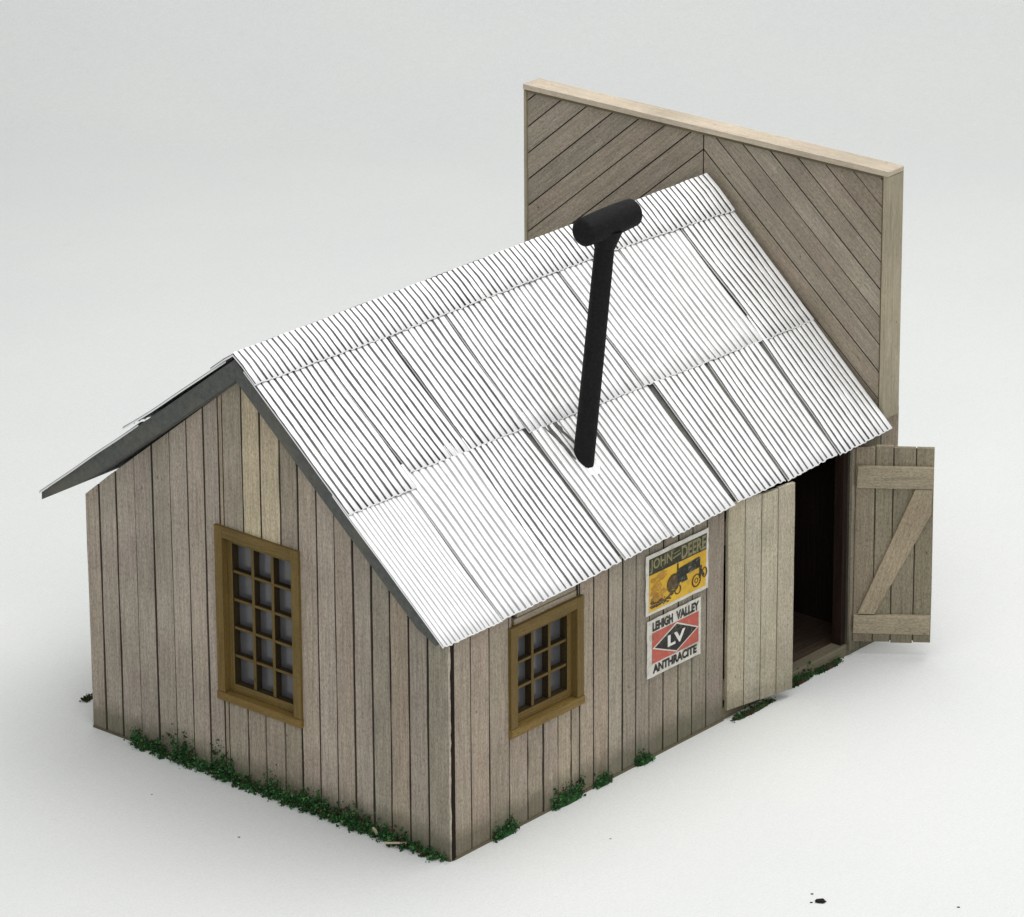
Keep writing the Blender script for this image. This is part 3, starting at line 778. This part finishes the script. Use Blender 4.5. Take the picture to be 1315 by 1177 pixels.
# strip at the foot of the gable: y position, height, amount
for y, h, n_ in [(4.36, .38, 110), (4.28, .26, 130), (4.15, .22, 110), (4.02, .2, 130), (3.88, .12, 90), (3.72, .36, 190), (3.62, .28, 220), (3.48, .2, 180), (3.33, .18, 180), (3.18, .34, 240), (3.08, .26, 240), (2.95, .22, 220),
                 (2.82, .18, 190), (2.68, .14, 150), (2.52, .13, 120), (2.40, .34, 150), (2.28, .20, 180), (2.12, .2, 170), (1.98, .24, 220), (1.85, .28, 250), (1.72, .24, 250), (1.58, .22, 220), (1.44, .2, 190),
                 (1.30, .22, 200), (1.18, .30, 240), (1.05, .24, 230), (.92, .16, 160), (.78, .18, 150), (.64, .2, 190), (.50, .16, 160), (.36, .13, 120), (.22, .12, 90), (.12, .1, 60)]:
    sp_.append((V((-.045, y, 0)), .03, .05, h, n_))
t_ = turf('turf', sp_, 1)
tag(t_, 'dark green scatter turf growing along the foot of the gable wall', 'turf', kind='stuff')
def clump(x, y, sx, h, n_, label, mats=(0, 0, 0, 1, 2), nm='weed_clump'):
    o = turf(nm, [(V((0, 0, 0)), sx, .008, h, n_)], 1, mats); o.location = (x, y, 0)
    tag(o, label, 'weeds', 'weed clumps along the foot of the side wall')
    if nm == 'turf': tag(o, kind='stuff')
clump(.80, -.022, .13, .17, 300, 'green weed clump on the ground below the left edge of the side window')
clump(1.80, -.022, .20, .22, 620, 'widest green weed clump, on the ground below the right edge of the side window')
clump(2.36, -.022, .07, .15, 260, 'green weed clump right of the widest one, between side window and posters')
clump(3.03, -.022, .07, .14, 170, 'smallest green weed clump, on the ground below the left edge of the posters')
clump(4.80, -.10, .30, .06, 330, 'low dark weeds in the shade under the pale door leaf', (0, 0, 2), 'turf')
clump(5.72, -.03, .16, .12, 420, 'dark weed clump against the door sill, just right of the pale door leaf', (0, 0, 2))
clump(6.22, -.03, .18, .06, 380, 'low dark weeds along the door sill, left of the open Z-braced door leaf', (0, 0, 2), 'turf')
o = turf('weed_clump', [(V((0, 0, 0)), .03, .02, .07, 60)], 1, (0, 2)); o.location = (.46, 5.60, 0)
tag(o, 'tiny dark tuft of weeds behind the far left corner of the shed', 'weeds')
def chip(name, pts, th, loc, m, label, cat, grp=None):
    m_ = MB(); m_.prism([(x, y, th) for x, y in pts], (0, 0, -th*.9)); o = m_.build(name, m); o.location = loc
    tag(o, label, cat, grp); return o
s1 = chip('wood_splinter', [(-.10, -.02), (.10, -.018), (.12, .008), (-.11, .016)], .02, (-.13, .62, .05), M['splinter'], 'pale wood splinter lying in the turf near the front corner', 'splinter')
s1.rotation_euler = (.3, .1, math.radians(118))
s2 = chip('dead_leaf', [(-.05, 0), (-.02, -.045), (.05, -.05), (.10, -.02), (.06, .03), (0, .04)], .012, (-.12, .92, .10), M['splinter'], 'pale curled flake standing in the turf below the bare siding', 'flake')
s2.rotation_euler = (1.1, .5, 1.0)
def crumb(x, y, r, label, squash=.5):
    bm = bmesh.new(); bmesh.ops.create_icosphere(bm, subdivisions=3, radius=r)
    for v in bm.verts:
        v.co *= 1 + .55*noise.noise(v.co*(2.2/r) + V((x, y, 0))); v.co.z *= squash; v.co.x *= 1.5
    o = raw('crumb', bm, M['crumb'], None); o.location = (x, y, r*squash*.6); o.rotation_euler = (0, 0, -.9)
    tag(o, label, 'crumb', 'stray crumbs on the white surface')
GP = [((1054, 1158), .036, 'largest black crumb on the white surface, front right of the shed'), ((1043, 1148), .010, 'tiny dark crumb just behind the largest black crumb'),
      ((1042, 1159), .010, 'tiny dark crumb just left of the largest black crumb'), ((1231, 1165), .010, 'lone grey speck at the lower right corner of the picture'),
      ((195, 1020), .006, 'tiny speck in front of the turf at the left end of the gable wall'), ((307, 1075), .008, 'tiny speck in front of the middle of the gable wall'),
      ((784, 1077), .006, 'faint speck on the white surface in front of the side window wall')]

# ------------------------------------------------------------------ camera
rt = V((0.6499065, -0.7599907, -0.0059733)); upv = V((0.24136033, 0.19893408, 0.94982652)); fw = V((0.72067103, 0.61874015, -0.31272016))
cpos = V((-32.51691565, -28.57934941, 21.23366799)); FPX = 6141.197; SX, SY = -18.863, -335.470
cam = bpy.data.objects.new('camera', bpy.data.cameras.new('camera')); COL.objects.link(cam)
mw = Matrix(((rt.x, upv.x, -fw.x, cpos.x), (rt.y, upv.y, -fw.y, cpos.y), (rt.z, upv.z, -fw.z, cpos.z), (0, 0, 0, 1)))
cam.matrix_world = mw
cam.data.sensor_width = 36; cam.data.sensor_fit = 'HORIZONTAL'
cam.data.lens = FPX / 1315 * 36; cam.data.shift_x = -SX / 1315; cam.data.shift_y = SY / 1315
cam.data.clip_start = 1; cam.data.clip_end = 500
cam.data.dof.use_dof = True; cam.data.dof.focus_distance = (V((1.2, .4, 2)) - cpos).dot(fw); cam.data.dof.aperture_fstop = 5.0
scene.camera = cam
for (px, py), r, lab in GP:
    ray = fw + rt * ((px - 657.5 - SX) / FPX) - upv * ((py - 588.5 - SY) / FPX)
    t = -cpos.z / ray.z; p = cpos + ray * t
    crumb(round(p.x, 3), round(p.y, 3), r, lab)

# ------------------------------------------------------------------ white paper sweep
bm = bmesh.new()
dv = V((.76, .65, 0)).normalized(); sv = V((-dv.y, dv.x, 0))
prof = [(-60, 0), (-20, 0), (-5, 0), (0, 0), (8, 0), (16, 0), (23.5, 0)]
for i in range(1, 17):
    a = math.radians(80) * i / 16; prof.append((23.5 + 11*math.sin(a), 11*(1 - math.cos(a))))
prof.append((prof[-1][0] + 4, prof[-1][1] + 34))
rows = []
for d, z in prof: rows.append([bm.verts.new(dv*d + sv*w + V((0, 0, z))) for w in (-70, -35, 0, 35, 70)])
for a, b in zip(rows, rows[1:]):
    for k_ in range(4): bm.faces.new([a[k_], b[k_], b[k_+1], a[k_+1]])
g_ = raw('ground', bm, M['ground'], None)
tag(g_, kind='structure')

# ------------------------------------------------------------------ light
w = bpy.data.worlds.new('World'); scene.world = w; w.use_nodes = True
bg = w.node_tree.nodes['Background']; bg.inputs[0].default_value = (.95, .98, 1, 1); bg.inputs[1].default_value = .46
def area(name, loc, target, sx, sy, power, color):
    l = bpy.data.lights.new(name, 'AREA'); l.shape = 'RECTANGLE'; l.size = sx; l.size_y = sy; l.energy = power; l.color = color
    o = bpy.data.objects.new(name, l); COL.objects.link(o); o.location = loc
    o.rotation_euler = (V(target) - V(loc)).to_track_quat('-Z', 'Y').to_euler(); return o
area('overhead_softbox', (8, -1, 27), (6, 1, 0), 30, 26, 6900, (1, .992, .975))
area('front_softbox', (-22, -24, 22), (3, 0, 1), 18, 16, 3000, (1, .99, .965))
scene.view_settings.view_transform = 'Standard'; scene.view_settings.look = 'None'
scene.view_settings.exposure = 0; scene.view_settings.gamma = 1
scene.render.engine = 'CYCLES'
